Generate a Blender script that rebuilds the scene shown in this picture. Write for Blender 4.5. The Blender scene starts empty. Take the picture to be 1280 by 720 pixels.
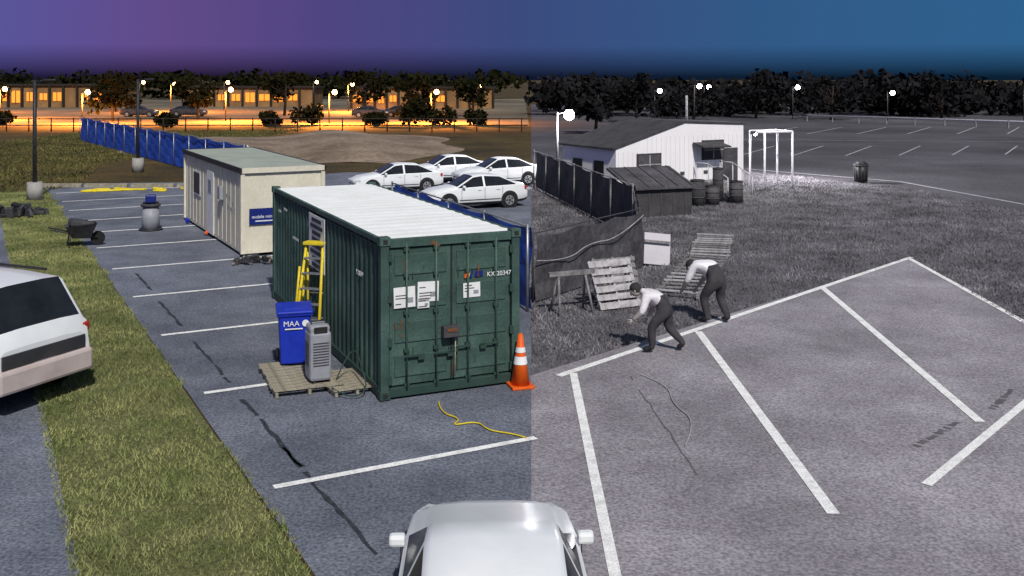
import bpy, bmesh, math, random
import numpy as np
from mathutils import Vector, Matrix
random.seed(7); rng=np.random.default_rng(7)
sc=bpy.context.scene
C=sc.collection
# ---------------------------------------------------------------- materials
def mat(name,c1,c2=None,scale=6,rough=0.85,bump=0.0,bscale=80,metal=0.0,fine=0.0,fscale=150,spec=0.3,emit=None,es=1.0,detail=6,lo=.35,hi=.65,stain=0.0,sscale=.25):
    m=bpy.data.materials.new(name); m.use_nodes=True
    nt=m.node_tree; N=nt.nodes; L=nt.links
    b=N['Principled BSDF']; b.inputs['Roughness'].default_value=rough
    b.inputs['Metallic'].default_value=metal
    b.inputs['Specular IOR Level'].default_value=spec
    tc=N.new('ShaderNodeTexCoord')
    if c2 is None: c2=tuple(x*0.8 for x in c1)
    n=N.new('ShaderNodeTexNoise'); n.inputs['Scale'].default_value=scale; n.inputs['Detail'].default_value=detail
    n.inputs['Roughness'].default_value=.65
    L.new(tc.outputs['Object'],n.inputs['Vector'])
    r=N.new('ShaderNodeValToRGB'); r.color_ramp.elements[0].position=lo; r.color_ramp.elements[1].position=hi
    r.color_ramp.elements[0].color=(*c1,1); r.color_ramp.elements[1].color=(*c2,1)
    L.new(n.outputs['Fac'],r.inputs['Fac'])
    out=r.outputs['Color']
    for amt,scl,det in ((fine,fscale,3),(stain,sscale,7)):
        if amt<=0: continue
        f=N.new('ShaderNodeTexNoise'); f.inputs['Scale'].default_value=scl; f.inputs['Detail'].default_value=det
        L.new(tc.outputs['Object'],f.inputs['Vector'])
        mr=N.new('ShaderNodeMapRange'); mr.inputs[1].default_value=.3; mr.inputs[2].default_value=.7
        mr.inputs[3].default_value=1-amt; mr.inputs[4].default_value=1+amt
        L.new(f.outputs['Fac'],mr.inputs[0])
        mx=N.new('ShaderNodeVectorMath'); mx.operation='SCALE'
        L.new(out,mx.inputs[0]); L.new(mr.outputs[0],mx.inputs['Scale']); out=mx.outputs[0]
    L.new(out,b.inputs['Base Color'])
    if bump>0:
        bn=N.new('ShaderNodeTexNoise'); bn.inputs['Scale'].default_value=bscale; bn.inputs['Detail'].default_value=4
        L.new(tc.outputs['Object'],bn.inputs['Vector'])
        bu=N.new('ShaderNodeBump'); bu.inputs['Strength'].default_value=bump; bu.inputs['Distance'].default_value=.02
        L.new(bn.outputs['Fac'],bu.inputs['Height']); L.new(bu.outputs['Normal'],b.inputs['Normal'])
    if emit:
        b.inputs['Emission Color'].default_value=(*emit,1); b.inputs['Emission Strength'].default_value=es
    return m
M={}
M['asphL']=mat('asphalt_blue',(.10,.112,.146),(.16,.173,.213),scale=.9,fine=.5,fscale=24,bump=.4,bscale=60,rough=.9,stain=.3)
M['asphR']=mat('asphalt_grey_glare',(.215,.197,.22),(.295,.277,.305),scale=.8,fine=.42,fscale=24,bump=.4,bscale=60,rough=.9,stain=.3)  # near pavement, infrared glare put into the lighter base colour
M['asphFar']=mat('asphalt_far_falloff',(.05,.047,.053),(.09,.086,.096),scale=.12,fine=.3,fscale=6,rough=.95,stain=.35,sscale=.05)  # light falloff with distance painted in as darker asphalt
M['field']=mat('field_night_tint',(.032,.024,.007),(.085,.055,.015),scale=.25,fine=.5,fscale=5,rough=1,stain=.4,sscale=.06)  # brown-olive grass; night falloff and orange lamp glow put into its colour
M['soilL']=mat('verge_soil',(.08,.09,.03),(.14,.14,.06),scale=1.5,fine=.5,fscale=20,rough=1)
M['soilR']=mat('grass_soil_grey',(.07,.066,.074),(.13,.125,.138),scale=1.2,fine=.6,fscale=16,rough=1)
M['dirt']=mat('bare_dirt',(.26,.20,.15),(.14,.10,.07),scale=.3,fine=.3,fscale=4,rough=1)
M['road']=mat('far_road',(.10,.085,.06),(.17,.14,.10),scale=.2,rough=.95,stain=.4,sscale=.04)
M['blade']=mat('grass_blade',(.12,.16,.045),(.31,.31,.125),scale=1.1,rough=.8,stain=.35,sscale=.5)
M['bladeF']=mat('field_grass_blade',(.06,.07,.018),(.15,.13,.04),scale=.4,rough=.9,stain=.3,sscale=.1)
M['bladeR']=mat('grass_blade_grey',(.08,.076,.084),(.27,.255,.28),scale=.7,rough=.9,stain=.4,sscale=.3)
M['line']=mat('line_paint',(.85,.85,.84),(.5,.5,.5),scale=5,fine=.28,fscale=40,rough=.7,lo=.45,hi=.8)
M['lineF']=mat('grey_line_paint',(.45,.44,.46),(.26,.25,.27),scale=2,rough=.7)  # dimmer grey paint for the far stall lines
M['tar']=mat('tar',(.018,.02,.026),(.05,.055,.065),scale=8,rough=.7)
M['tarR']=mat('tar_grey',(.09,.085,.092),(.14,.13,.14),scale=8,rough=.8)
M['green']=mat('container_green',(.034,.070,.058),(.055,.098,.083),scale=1.3,rough=.65,fine=.2,fscale=30,bump=.1,stain=.3,sscale=1.2)
M['greenD']=mat('container_green_dark',(.02,.045,.037),(.03,.06,.048),scale=3,rough=.6)
M['roofw']=mat('overexposed_roof',(.9,.91,.9),(.8,.82,.8),scale=1.2,rough=.7,fine=.06,fscale=20)  # overexposed light on the container top, painted as a near-white colour
M['roofg']=mat('grey_green_roof',(.36,.40,.35),(.28,.31,.26),scale=.8,rough=.8)
M['cream']=mat('cream_metal',(.68,.64,.53),(.60,.56,.45),scale=.9,rough=.6,fine=.06,fscale=12,stain=.1,sscale=.7)
M['white']=mat('white_paint',(.8,.8,.8),(.68,.68,.68),scale=3,rough=.5)
M['carw']=mat('car_white',(.8,.82,.84),(.74,.76,.78),scale=2,rough=.28,spec=.5)
M['glass']=mat('dark_glass',(.01,.012,.015),(.02,.022,.026),scale=2,rough=.2,spec=.4)
M['black']=mat('black_plastic',(.015,.015,.017),(.03,.03,.033),scale=6,rough=.5)
M['rubber']=mat('rubber',(.012,.012,.012),(.02,.02,.02),scale=9,rough=.9)
M['metal']=mat('grey_metal',(.35,.36,.38),(.25,.26,.28),scale=8,rough=.4,metal=.6)
M['rim']=mat('rim',(.3,.31,.33),(.45,.46,.48),scale=8,rough=.35,metal=.5)
M['grey']=mat('grey_case',(.30,.31,.35),(.24,.25,.28),scale=5,rough=.5)
M['blue']=mat('blue_tarp',(.012,.06,.38),(.025,.10,.52),scale=.8,rough=.6,fine=.25,fscale=8)
M['bluebin']=mat('blue_bin',(.01,.03,.36),(.015,.04,.46),scale=4,rough=.4)
M['navy']=mat('navy_sign',(.01,.02,.14),(.012,.025,.18),scale=4,rough=.4)
M['yellow']=mat('yellow_fibreglass',(.75,.6,.03),(.6,.45,.02),scale=6,rough=.5)
M['orange']=mat('orange_plastic',(.8,.13,.01),(.65,.09,.01),scale=6,rough=.5)
M['wood']=mat('pallet_wood',(.36,.33,.25),(.2,.18,.14),scale=6,rough=.9,fine=.3,fscale=40)
M['woodG']=mat('grey_wood',(.28,.27,.28),(.13,.125,.13),scale=6,rough=.9,fine=.3,fscale=40)
M['woodGL']=mat('grey_wood_light',(.50,.48,.50),(.27,.26,.27),scale=6,rough=.9)
M['dgrey']=mat('dark_grey',(.04,.038,.042),(.07,.068,.072),scale=2,rough=.8,fine=.2,fscale=15)
M['tarpG']=mat('grey_tarp',(.10,.095,.105),(.045,.042,.047),scale=1.2,rough=.8,fine=.3,fscale=10)
M['sidG']=mat('white_siding',(.92,.9,.92),(.85,.83,.85),scale=.7,rough=.6)
M['sidG2']=mat('grey_siding',(.6,.58,.62),(.5,.48,.52),scale=.7,rough=.6)
M['conc']=mat('concrete',(.35,.34,.32),(.25,.24,.23),scale=3,rough=.9)
M['bark']=mat('bark',(.02,.014,.01),(.035,.026,.02),scale=4,rough=1)
M['leaf']=mat('leaf_dark',(.007,.009,.003),(.02,.018,.007),scale=.35,rough=1,spec=.05)
M['leafG']=mat('leaf_grey',(.006,.006,.0065),(.022,.021,.023),scale=.3,rough=1,spec=.05)
M['red']=mat('red_lens',(.45,.03,.02),(.35,.02,.015),scale=6,rough=.3)
M['lens']=mat('lamp_lens',(.6,.62,.65),(.5,.52,.55),scale=6,rough=.15)
M['amber']=mat('sodium_lamp',(.1,.05,.01),(.1,.05,.01),emit=(1,.55,.16),es=40)
M['glowwin']=mat('lit_window',(.05,.02,.0),(.05,.02,.0),emit=(1,.27,.03),es=1.9,scale=.4)
M['wlamp']=mat('white_lamp',(1,1,1),(1,1,1),emit=(1,.97,1),es=40)
M['brick']=mat('tan_wall',(.3,.17,.07),(.16,.09,.04),scale=.3,rough=.9)
M['skin']=mat('skin',(.42,.37,.36),(.36,.32,.31),scale=8,rough=.6)
M['shirt']=mat('white_shirt',(.9,.88,.91),(.8,.78,.81),scale=5,rough=.9,bump=.5,bscale=14)
M['shirt2']=mat('grey_shirt',(.78,.76,.79),(.62,.6,.63),scale=5,rough=.9,bump=.5,bscale=14)
M['trous']=mat('dark_trousers',(.035,.033,.037),(.06,.057,.062),scale=5,rough=.9,bump=.4,bscale=16)
M['hair']=mat('hair',(.02,.018,.018),(.04,.037,.037),scale=30,rough=.8)
M['suv']=mat('suv_dark',(.03,.03,.035),(.05,.05,.055),scale=2,rough=.35,spec=.5)
M['beige']=mat('silver_bumper',(.56,.48,.46),(.45,.37,.35),scale=2,rough=.45)
M['rust']=mat('rust',(.2,.07,.02),(.1,.05,.03),scale=8,rough=.9)
# ---------------------------------------------------------------- helpers
def empty(name,loc=(0,0,0),rz=0):
    o=bpy.data.objects.new(name,None); C.objects.link(o); o.location=loc; o.rotation_euler=(0,0,rz); o.empty_display_size=.2
    return o
def obj(name,verts,faces,mats,parent=None,idx=None,smooth=False,edges=[]):
    me=bpy.data.meshes.new(name); me.from_pydata([tuple(v) for v in verts],edges,faces)
    if not isinstance(mats,(list,tuple)): mats=[mats]
    for m in mats: me.materials.append(m)
    if idx is not None:
        for p,i in zip(me.polygons,idx): p.material_index=i
    if smooth:
        for p in me.polygons: p.use_smooth=True
        try: me.set_sharp_from_angle(angle=math.radians(38))
        except Exception: pass
    me.update()
    o=bpy.data.objects.new(name,me); C.objects.link(o)
    if parent: o.parent=parent
    return o
def box(name,size,loc,m,parent=None,bev=0.0,rot=(0,0,0),taper=None):
    bm=bmesh.new(); bmesh.ops.create_cube(bm,size=1)
    for v in bm.verts:
        t=1.0
        if taper and v.co.z>0: t=taper
        v.co=Vector((v.co.x*size[0]*t,v.co.y*size[1]*t,v.co.z*size[2]))
    if bev>0: bmesh.ops.bevel(bm,geom=bm.edges[:],offset=bev,segments=2,affect='EDGES',profile=.5)
    me=bpy.data.meshes.new(name); bm.to_mesh(me); bm.free(); me.materials.append(m)
    o=bpy.data.objects.new(name,me); C.objects.link(o); o.location=loc; o.rotation_euler=rot
    if parent: o.parent=parent
    return o
def cyl(name,r1,r2,a,b,m,parent=None,seg=14,caps=True):
    a=Vector(a); b=Vector(b); d=b-a; L=d.length
    bm=bmesh.new(); bmesh.ops.create_cone(bm,cap_ends=caps,segments=seg,radius1=r1,radius2=r2,depth=L)
    q=d.to_track_quat('Z','Y').to_matrix().to_4x4()
    bmesh.ops.transform(bm,matrix=Matrix.Translation((a+b)/2)@q,verts=bm.verts)
    for f in bm.faces:
        if len(f.verts)==4: f.smooth=True
    me=bpy.data.meshes.new(name); bm.to_mesh(me); bm.free(); me.materials.append(m)
    o=bpy.data.objects.new(name,me); C.objects.link(o)
    if parent: o.parent=parent
    return o
def sph(name,r,loc,m,parent=None,sc_=(1,1,1),sub=2):
    bm=bmesh.new(); bmesh.ops.create_icosphere(bm,subdivisions=sub,radius=r)
    for v in bm.verts: v.co=Vector((v.co.x*sc_[0],v.co.y*sc_[1],v.co.z*sc_[2]))
    for f in bm.faces: f.smooth=True
    me=bpy.data.meshes.new(name); bm.to_mesh(me); bm.free(); me.materials.append(m)
    o=bpy.data.objects.new(name,me); C.objects.link(o); o.location=loc
    if parent: o.parent=parent
    return o
def flat(name,pts,z,m,parent=None):
    return obj(name,[(x,y,z) for x,y in pts],[tuple(range(len(pts)))],m,parent)
def tube(name,pts,r,m,parent=None):
    cu=bpy.data.curves.new(name,'CURVE'); cu.dimensions='3D'; cu.bevel_depth=r; cu.bevel_resolution=2
    s=cu.splines.new('NURBS'); s.points.add(len(pts)-1); s.use_endpoint_u=True; s.order_u=3
    for p,q in zip(s.points,pts): p.co=(*q,1)
    cu.materials.append(m)
    o=bpy.data.objects.new(name,cu); C.objects.link(o)
    if parent: o.parent=parent
    return o
def text(name,s,size,loc,rot,m,parent=None):
    cu=bpy.data.curves.new(name,'FONT'); cu.body=s; cu.size=size; cu.extrude=.002; cu.align_x='LEFT'
    cu.materials.append(m)
    o=bpy.data.objects.new(name,cu); C.objects.link(o); o.location=loc; o.rotation_euler=rot
    if parent: o.parent=parent
    return o
DIV=.01875
# ---------------------------------------------------------------- ground
ground=flat('ground',[(-900,-60),(900,-60),(900,1500),(-900,1500)],0,M['field'])
def lotp(s,n): # parking lot frame (s along kerb, n across)
    return (-3.9-.468*s+.884*n, 14+.884*s+.468*n)
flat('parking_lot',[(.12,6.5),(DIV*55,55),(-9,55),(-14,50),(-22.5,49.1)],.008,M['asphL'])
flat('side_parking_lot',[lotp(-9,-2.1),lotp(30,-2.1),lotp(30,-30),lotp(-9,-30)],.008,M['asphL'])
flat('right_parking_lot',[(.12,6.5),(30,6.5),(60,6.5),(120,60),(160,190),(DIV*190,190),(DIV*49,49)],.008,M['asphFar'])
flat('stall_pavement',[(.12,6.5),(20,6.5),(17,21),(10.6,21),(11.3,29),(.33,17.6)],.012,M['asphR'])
verge=[lotp(-8.5,-2.1),lotp(-8.5,0),lotp(36.5,0),lotp(36.5,-2.1)]
flat('grass_verge_soil',verge,.012,M['soilL'])
gR=[(.33,17.6),(11.3,29),(10.6,21),(17,21),(20,34),(18.3,47),(12.5,56),(8,60),(DIV*60,60)]
flat('grass_lot_soil',gR,.012,M['soilR'])
flat('far_road',[(-200,100),(1.8,108),(3,240),(-300,240)],.006,M['road'])
def line(name,a,b,w=.12,z=.018,m=None):
    a=Vector(a);b=Vector(b);d=(b-a).normalized();n=Vector((-d.y,d.x))*w/2
    return flat(name,[a-n,b-n,b+n,a+n],z,m or M['line'])
for s in (-5.8,-1.5,2.8,7.0,11.0,14.9,18.7,22.1,25.2,28.4,31.6,35):
    line('stall_line',lotp(s,.25),lotp(s,5.6 if s>0 else (4.0 if s>-3 else 2.0)),.13)
line('stall_line',(.80,17.55),(11.35,29.1),.15)
line('stall_line',(1.06,17.7),(1.06,9),.13,z=.021)
line('stall_line',(3.75,20.6),(3.77,12.0),.15,z=.021)
line('stall_line',(7.55,24.9),(6.95,15.2),.15,z=.021)
line('stall_line',(11.2,28.8),(10.55,19.2),.14,z=.021)
line('stall_line',(5.2,12.85),(11,19.4),.13,z=.024)
for i in range(9):
    x=14.5+i*3.6
    line('stall_line',(x,66+i*.3),(x+5.0,76),.13,m=M['lineF'])
for i in range(6):
    x=22+i*4.5
    line('stall_line',(x,92),(x+7,104),.16,m=M['lineF'])
line('stall_line',(13,57),(19,50),.2,m=M['lineF']); line('stall_line',(19,50),(21.5,36),.2,m=M['lineF'])
line('stall_line',(14,84),(60,78),.2,z=.021,m=M['lineF'])
def crack(a,b,w,m=None):
    a=Vector(a);b=Vector(b); n=18; pts=[];pr=[]
    d=(b-a).normalized(); p=Vector((-d.y,d.x))
    for i in range(n+1):
        c=a.lerp(b,i/n)+p*random.uniform(-.02,.02); ww=w*random.uniform(.4,1.1)
        pts.append(c-p*ww/2); pr.append(c+p*ww/2)
    v=[(q.x,q.y,.0165) for q in pts+pr]
    obj('tar_crack',v,[(i,i+1,n+2+i,n+1+i) for i in range(n) if random.random()>.12],m or M['tar'])
for s0,s1 in ((-3.8,-.2),(-1,2.2),(3.2,6.2),(7.6,10.2),(11.6,14)): crack(lotp(s0,.75),lotp(s1,.72),.075)
crack((5.6,14.2),(6.6,15.2),.12,M['tarR']); crack((7.4,15.8),(8.2,16.8),.12,M['tarR'])
crack((2.0,17.8),(2.4,13.2),.03,M['tarR'])
# ---------------------------------------------------------------- grass blades
def inpoly(P,poly):
    x=P[:,0];y=P[:,1];ins=np.zeros(len(P),bool);n=len(poly)
    for i in range(n):
        x1,y1=poly[i];x2,y2=poly[(i+1)%n]
        if y1==y2: continue
        c=((y1>y)!=(y2>y))&(x<(x2-x1)*(y-y1)/(y2-y1)+x1); ins^=c
    return ins
def blades(name,poly,n,h,w,m,edge=.0):
    P=np.array(poly); lo=P.min(0)-edge; hi=P.max(0)+edge
    pts=rng.uniform(lo,hi,(n*5,2)); pts=pts[inpoly(pts,poly)][:n]
    cl=np.sin(pts[:,0]*2.1+np.sin(pts[:,1]*1.3)*2)*np.cos(pts[:,1]*1.7+pts[:,0]*.6)
    hh=h*(.5+rng.random(len(pts)))*(1+.4*cl)
    k=len(pts); a=rng.uniform(0,6.283,k); dx=np.cos(a)*w;dy=np.sin(a)*w
    b=rng.uniform(0,6.283,k); lx=np.cos(b)*hh*.7; ly=np.sin(b)*hh*.7
    V=np.zeros((k,3,3)); 
    V[:,0]=np.stack([pts[:,0]-dx,pts[:,1]-dy,np.full(k,.01)],1)
    V[:,1]=np.stack([pts[:,0]+dx,pts[:,1]+dy,np.full(k,.01)],1)
    V[:,2]=np.stack([pts[:,0]+lx,pts[:,1]+ly,hh+.01],1)
    me=bpy.data.meshes.new(name); me.vertices.add(k*3); me.vertices.foreach_set('co',V.ravel())
    me.loops.add(k*3); me.loops.foreach_set('vertex_index',np.arange(k*3))
    me.polygons.add(k); me.polygons.foreach_set('loop_start',np.arange(0,k*3,3)); me.polygons.foreach_set('loop_total',np.full(k,3))
    me.materials.append(m); me.update(calc_edges=True)
    o=bpy.data.objects.new(name,me); C.objects.link(o); return o
jag=[]
for i in range(81): jag.append(lotp(-8+i*.55,random.uniform(-.14,.14)))
vp=jag+[lotp(36.5,-2.1),lotp(-8,-2.2)]
blades('verge_grass',vp,150000,.05,.009,M['blade'])
blades('lot_grass',gR,130000,.06,.014,M['bladeR'])
blades('field_grass',[lotp(36.5,.3),lotp(36.5,-22),(-40,95),(-20,100),(-24,60),(-21,50)],40000,.1,.035,M['bladeF'])
# ---------------------------------------------------------------- foliage
def leaves(cx,cy,cz,rx,ry,rz,n,s,V,F):
    p=rng.normal(size=(n,3)); p/=np.linalg.norm(p,axis=1)[:,None]; p*=(rng.random(n)**.45)[:,None]
    p=p*[rx,ry,rz]+[cx,cy,cz]; p[:,2]=np.maximum(p[:,2],.1)
    u=rng.normal(size=(n,3)); u/=np.linalg.norm(u,axis=1)[:,None]
    w=np.cross(u,rng.normal(size=(n,3))); w/=np.linalg.norm(w,axis=1)[:,None]
    ss=s*rng.uniform(.5,1.3,n)[:,None]
    for a,b,c in zip(p,u*ss,w*ss*.7):
        k=len(V); V.extend([a-b,a+c,a+b,a-c]); F.append((k,k+1,k+2,k+3))
def tree(name,x,y,h,r,m,n=700,s=.3):
    e=empty(name,(x,y,0))
    cyl('trunk',h*.035,h*.015,(0,0,0),(random.uniform(-.3,.3),0,h*.75),M['bark'],e,8)
    V=[];F=[]
    for i in range(9):
        a=random.uniform(0,6.28); rr=r*random.uniform(.2,.75); z=h*random.uniform(.4,.92)
        px,py=math.cos(a)*rr,math.sin(a)*rr
        cyl('limb',h*.012,h*.004,(0,0,z*.65),(px,py,z),M['bark'],e,6)
        q=r*random.uniform(.28,.5); leaves(px,py,z,q,q,q*.75,n//9,s,V,F)
    obj('crown',V,F,m,e); return e
for x,y,h,r in ((-66,128,5.6,3.8),(-46,118,4.8,3.4),(-30,135,5.6,3.8),(-86,150,6,5),(-58,150,5.6,4),(-20,140,5.6,3.6),(-12,125,4.8,3.2),(-38,124,4.6,3),(-5,132,4.8,3)):
    tree('tree',x,y,h,r,M['leaf'],600,.32)
for x,y,h,r in ((7.5,92,4.7,3.0),(22,124,5.4,4.2),(38,122,5.4,4),(52,124,5.6,4.5),(30,126,5.4,4.4),(14,115,5.2,3.6)):
    tree('tree',x,y,h,r,M['leafG'],600,.32)
V=[];F=[]
for i in range(95):
    x=random.uniform(-170,1); leaves(x,random.uniform(225,250),random.uniform(1.5,5.0),7,4,random.uniform(1.6,2.6),110,.8,V,F)
obj('distant_treeline',V,F,M['leaf'])
V=[];F=[]
for i in range(110):
    x=random.uniform(6,100); leaves(x,random.uniform(132,160),random.uniform(.8,4.0),4.5,4,random.uniform(1.3,2.3),130,.6,V,F)
obj('distant_treeline',V,F,M['leafG'])
def bush(x,y,r,m):
    V=[];F=[]
    for i in range(6): leaves(x+random.uniform(-r,r)*.6,y+random.uniform(-r,r)*.4,r*random.uniform(.35,.8),r*.5,r*.5,r*.45,130,.22,V,F)
    obj('bush',V,F,m)
for x,y,r in ((-10.5,108,2.6),(-8,108,2.1),(-14,106,1.4),(-22,108,2.0),(-25,106,1.4),(-4,108,1.5),(-60,108,1.9),(-52,104,1.6),(-35,104,1.3)): bush(x,y,r,M['leaf'])
n=44;V=[];F=[]
for j in range(n+1):
    for i in range(n+1):
        a=i/n*2-1;b=j/n*2-1; r=math.sqrt(a*a+b*b)*(1+.13*math.sin(math.atan2(b,a)*3+1)+.06*math.sin(math.atan2(b,a)*7))
        z=max(0,(1-r*r))**1.1*.8*(1+.3*math.sin(a*7+b*3)) + random.uniform(-.03,.03)*(r<.95)
        V.append((-15.0+a*12,76+b*15,z-.02 if r<1 else -.05))
for j in range(n):
    for i in range(n):
        k=j*(n+1)+i; F.append((k,k+1,k+n+2,k+n+1))
obj('dirt_mound',V,F,M['dirt'],smooth=True)
# ---------------------------------------------------------------- shipping container
def corr(name,axis,L,H,m,parent,p=.28,d=.036,org=(0,0,0),out=1):
    V=[];F=[];y=0;prof=[]
    while y<L-.01:
        for yy,xx in ((0,0),(p*.25,0),(p*.5,1),(p*.75,1)):
            if y+yy<L: prof.append((y+yy,xx*d*out))
        y+=p
    prof.append((L,0))
    for (yy,xx) in prof:
        if axis=='side': V+= [(org[0]+xx,org[1]+yy,org[2]),(org[0]+xx,org[1]+yy,org[2]+H)]
        elif axis=='roof': V+= [(org[0],org[1]+yy,org[2]+xx),(org[0]+H,org[1]+yy,org[2]+xx)]
        elif axis=='end': V+= [(org[0]+yy,org[1]+xx,org[2]),(org[0]+yy,org[1]+xx,org[2]+H)]
    for i in range(len(prof)-1): F.append((2*i,2*i+2,2*i+3,2*i+1))
    return obj(name,V,F,m,parent)
c=empty('shipping_container',(-2.07,16.16,.02),math.radians(24.6)); L=8.4;W=2.42;H=2.56
corr('side_wall','side',L-.2,H-.3,M['green'],c,org=(.035,.1,.16),out=1)
corr('side_wall_far','side',L-.2,H-.3,M['green'],c,org=(W-.035,.1,.16),out=-1)
corr('roof','roof',L-.2,W-.16,M['roofw'],c,p=.42,d=.008,org=(.08,.1,H-.03))
corr('back_wall','end',W-.2,H-.3,M['green'],c,org=(.1,L-.04,.16),out=-1)
for x in (.07,W-.07):
    for y in (.07,L-.07):
        box('corner_post',(.14,.14,H-.02),(x,y,H/2),M['green'],c,.01)
        for z in (.07,H-.05):
            box('corner_casting',(.18,.18,.14),(x,y,z),M['greenD'] if z<1 else M['green'],c,.012)
            box('casting_hole',(.07,.012,.06),(x,-.026 if y<1 else L+.026,z),M['black'],c)
for x in (.045,W-.045):
    box('top_rail',(.07,L-.3,.09),(x,L/2,H-.06),M['green'],c,.008); box('bottom_rail',(.08,L-.3,.16),(x,L/2,.1),M['greenD'],c,.008)
box('door_header',(W-.3,.10,.14),(W/2,.06,H-.09),M['green'],c,.01); box('door_sill',(W-.3,.11,.15),(W/2,.06,.1),M['greenD'],c,.01)
for k in (0,1):
    x0=.16+k*1.055; w=1.045
    box('door_leaf',(w,.04,H-.38),(x0+w/2,.075,H/2+.01),M['green'],c,.006)
    for i in range(4):
        box('door_pressing',(w-.16,.03,.34),(x0+w/2,.05,.5+i*.54),M['green'],c,.014)
    for t in (.26,.74):
        x=x0+w*t
        cyl('lock_rod',.017,.017,(x,.005,.12),(x,.005,H-.1),M['green'],c,8)
        for z in (.2,.75,1.35,1.95,H-.2): box('rod_bracket',(.09,.05,.06),(x,.02,z),M['greenD'],c,.006)
        box('rod_handle',(.34,.02,.035),(x+(.13 if k==0 else -.13),-.02,.66+.06*k),M['greenD'],c,.004)
        box('handle_catch',(.11,.04,.09),(x+(.24 if k==0 else -.24),-.01,.63+.06*k),M['greenD'],c,.006)
    for z in (.3,.9,1.6,2.25): box('hinge',(.07,.05,.13),((.15 if k==0 else W-.15),.012,z),M['greenD'],c,.006)
box('gasket',(.025,.03,H-.4),(W/2,.05,H/2),M['black'],c)
box('lock_box',(.28,.13,.18),(W/2-.05,-.05,1.0),M['dgrey'],c,.01); box('lock_plate',(.16,.02,.05),(W/2-.05,-.12,1.03),M['rust'],c)
cyl('cable',.012,.012,(W/2+.05,-.02,.95),(W/2+.03,-.02,.25),M['wood'],c,6)
def poster(x,z,w,h,seed):
    r=random.Random(seed)
    box('paper_notice',(w,.006,h),(x,.024,z),M['white'],c,rot=(0,r.uniform(-.03,.03),0))
    n=int(h/.05)
    for i in range(n):
        if r.random()<.75:
            ww=w*r.uniform(.25,.75); box('print_line',(ww,.004,.014),(x-w*.42+ww/2,.019,z+h/2-.045-i*.045),M['dgrey'],c)
    box('print_block',(w*.3,.004,h*.25),(x+w*.25,.0195,z-h*.15),M['grey'],c)
poster(.40,1.60,.36,.33,1); poster(.80,1.66,.36,.32,2); poster(.72,1.48,.2,.16,5); poster(1.56,1.62,.30,.24,3)
for i,cc in enumerate(('orange','yellow','navy')): box('stripe_decal',(.035,.005,.12),(1.46+i*.05,.028,1.88),M[cc],c,rot=(0,.3,0))
box('stripe_decal',(.14,.005,.09),(1.69,.028,1.88),M['navy'],c)
text('serial_number','KX-20347',.105,(1.83,.022,1.82),(math.pi/2,0,0),M['white'],c)
text('serial_number','K 20347',.12,(.03,1.5,1.75),(math.pi/2,0,-math.pi/2),M['white'],c)
box('rust_streak',(.16,.004,.06),(.92,.006,2.42),M['rust'],c,rot=(0,.5,0)); box('rust_streak',(.03,.004,.2),(.93,.006,2.30),M['rust'],c)
for i in range(16):
    box('rust_streak',(random.uniform(.01,.03),.004,random.uniform(.05,.22)),(random.uniform(.2,2.2),.0275,random.uniform(.3,2.2)),M['rust'] if i%3==0 else M['greenD'],c)
b=box('notice_board',(.012,1.25,1.05),(.008,4.2,1.88),M['white'],c,.003)
for i in range(8):
    w=random.uniform(.6,1.0); box('notice_text',(.006,w,.07),(-.003,4.2,2.31-i*.125),M['black'],c)
for y,z,w in ((6.0,1.7,.5),(7.0,2.2,.3),(7.6,2.1,.25)): box('side_stencil',(.005,w,.05),(.0,y,z),M['white'],c)
# ---------------------------------------------------------------- site office
o=empty('site_office',(-7.66,29.1,.1),math.radians(28)); L=8.6;W=2.35;H=2.4
box('walls',(W,L,H-.1),(W/2,L/2,(H-.1)/2),M['cream'],o)
for i in range(15): box('wall_batten',(.012,.03,H-.25),(-.007,.3+i*.57,(H-.1)/2),M['cream'],o)
for i in range(5): box('wall_batten',(.03,.012,H-.25),(.25+i*.46,-.007,(H-.1)/2),M['cream'],o)
box('roof',(W+.1,L+.1,.06),(W/2,L/2,H+.0),M['roofg'],o)
for x in (-.06,W+.06): box('fascia',(.05,L+.2,.15),(x,L/2,H-.03),M['black'],o)
for y in (-.06,L+.06): box('fascia',(W+.06,.05,.15),(W/2,y,H-.03),M['cream'] if y<0 else M['black'],o)
for x,y in ((0,0),(W,0),(0,L)): box('corner_trim',(.12,.12,H-.14),(x,y,(H-.14)/2),M['cream'],o,.01)
box('office_sign',(.84,.02,.46),(.60,-.05,1.05),M['navy'],o,.004)
text('sign_text','mobile mini',.13,(.25,-.062,1.0),(math.pi/2,0,0),M['white'],o)
box('sign_strip',(.5,.006,.03),(.6,-.063,.92),M['white'],o)
box('door',(.02,.95,2.0),(-.035,4.2,1.02),M['white'],o,.004); box('door_panel',(.02,.5,.4),(-.05,4.2,1.55),M['grey'],o)
box('window',(.02,1.0,.7),(-.035,6.4,1.45),M['dgrey'],o); box('wall_box',(.12,.3,.4),(-.08,2.5,1.5),M['grey'],o,.01)
box('window_frame',(.015,1.12,.82),(-.028,6.4,1.45),M['white'],o)
for i in range(6): box('wall_mark',(.006,random.uniform(.1,.3),.04),(-.016,.9+i*.22,random.uniform(.9,1.5)),M['grey'],o,rot=(random.uniform(-.8,.8),0,0))
for x in (.3,W-.3):
    for y in (.2,3,6,8.2): box('block',(.3,.3,.1),(x,y,-.05),M['conc'],o)
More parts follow.
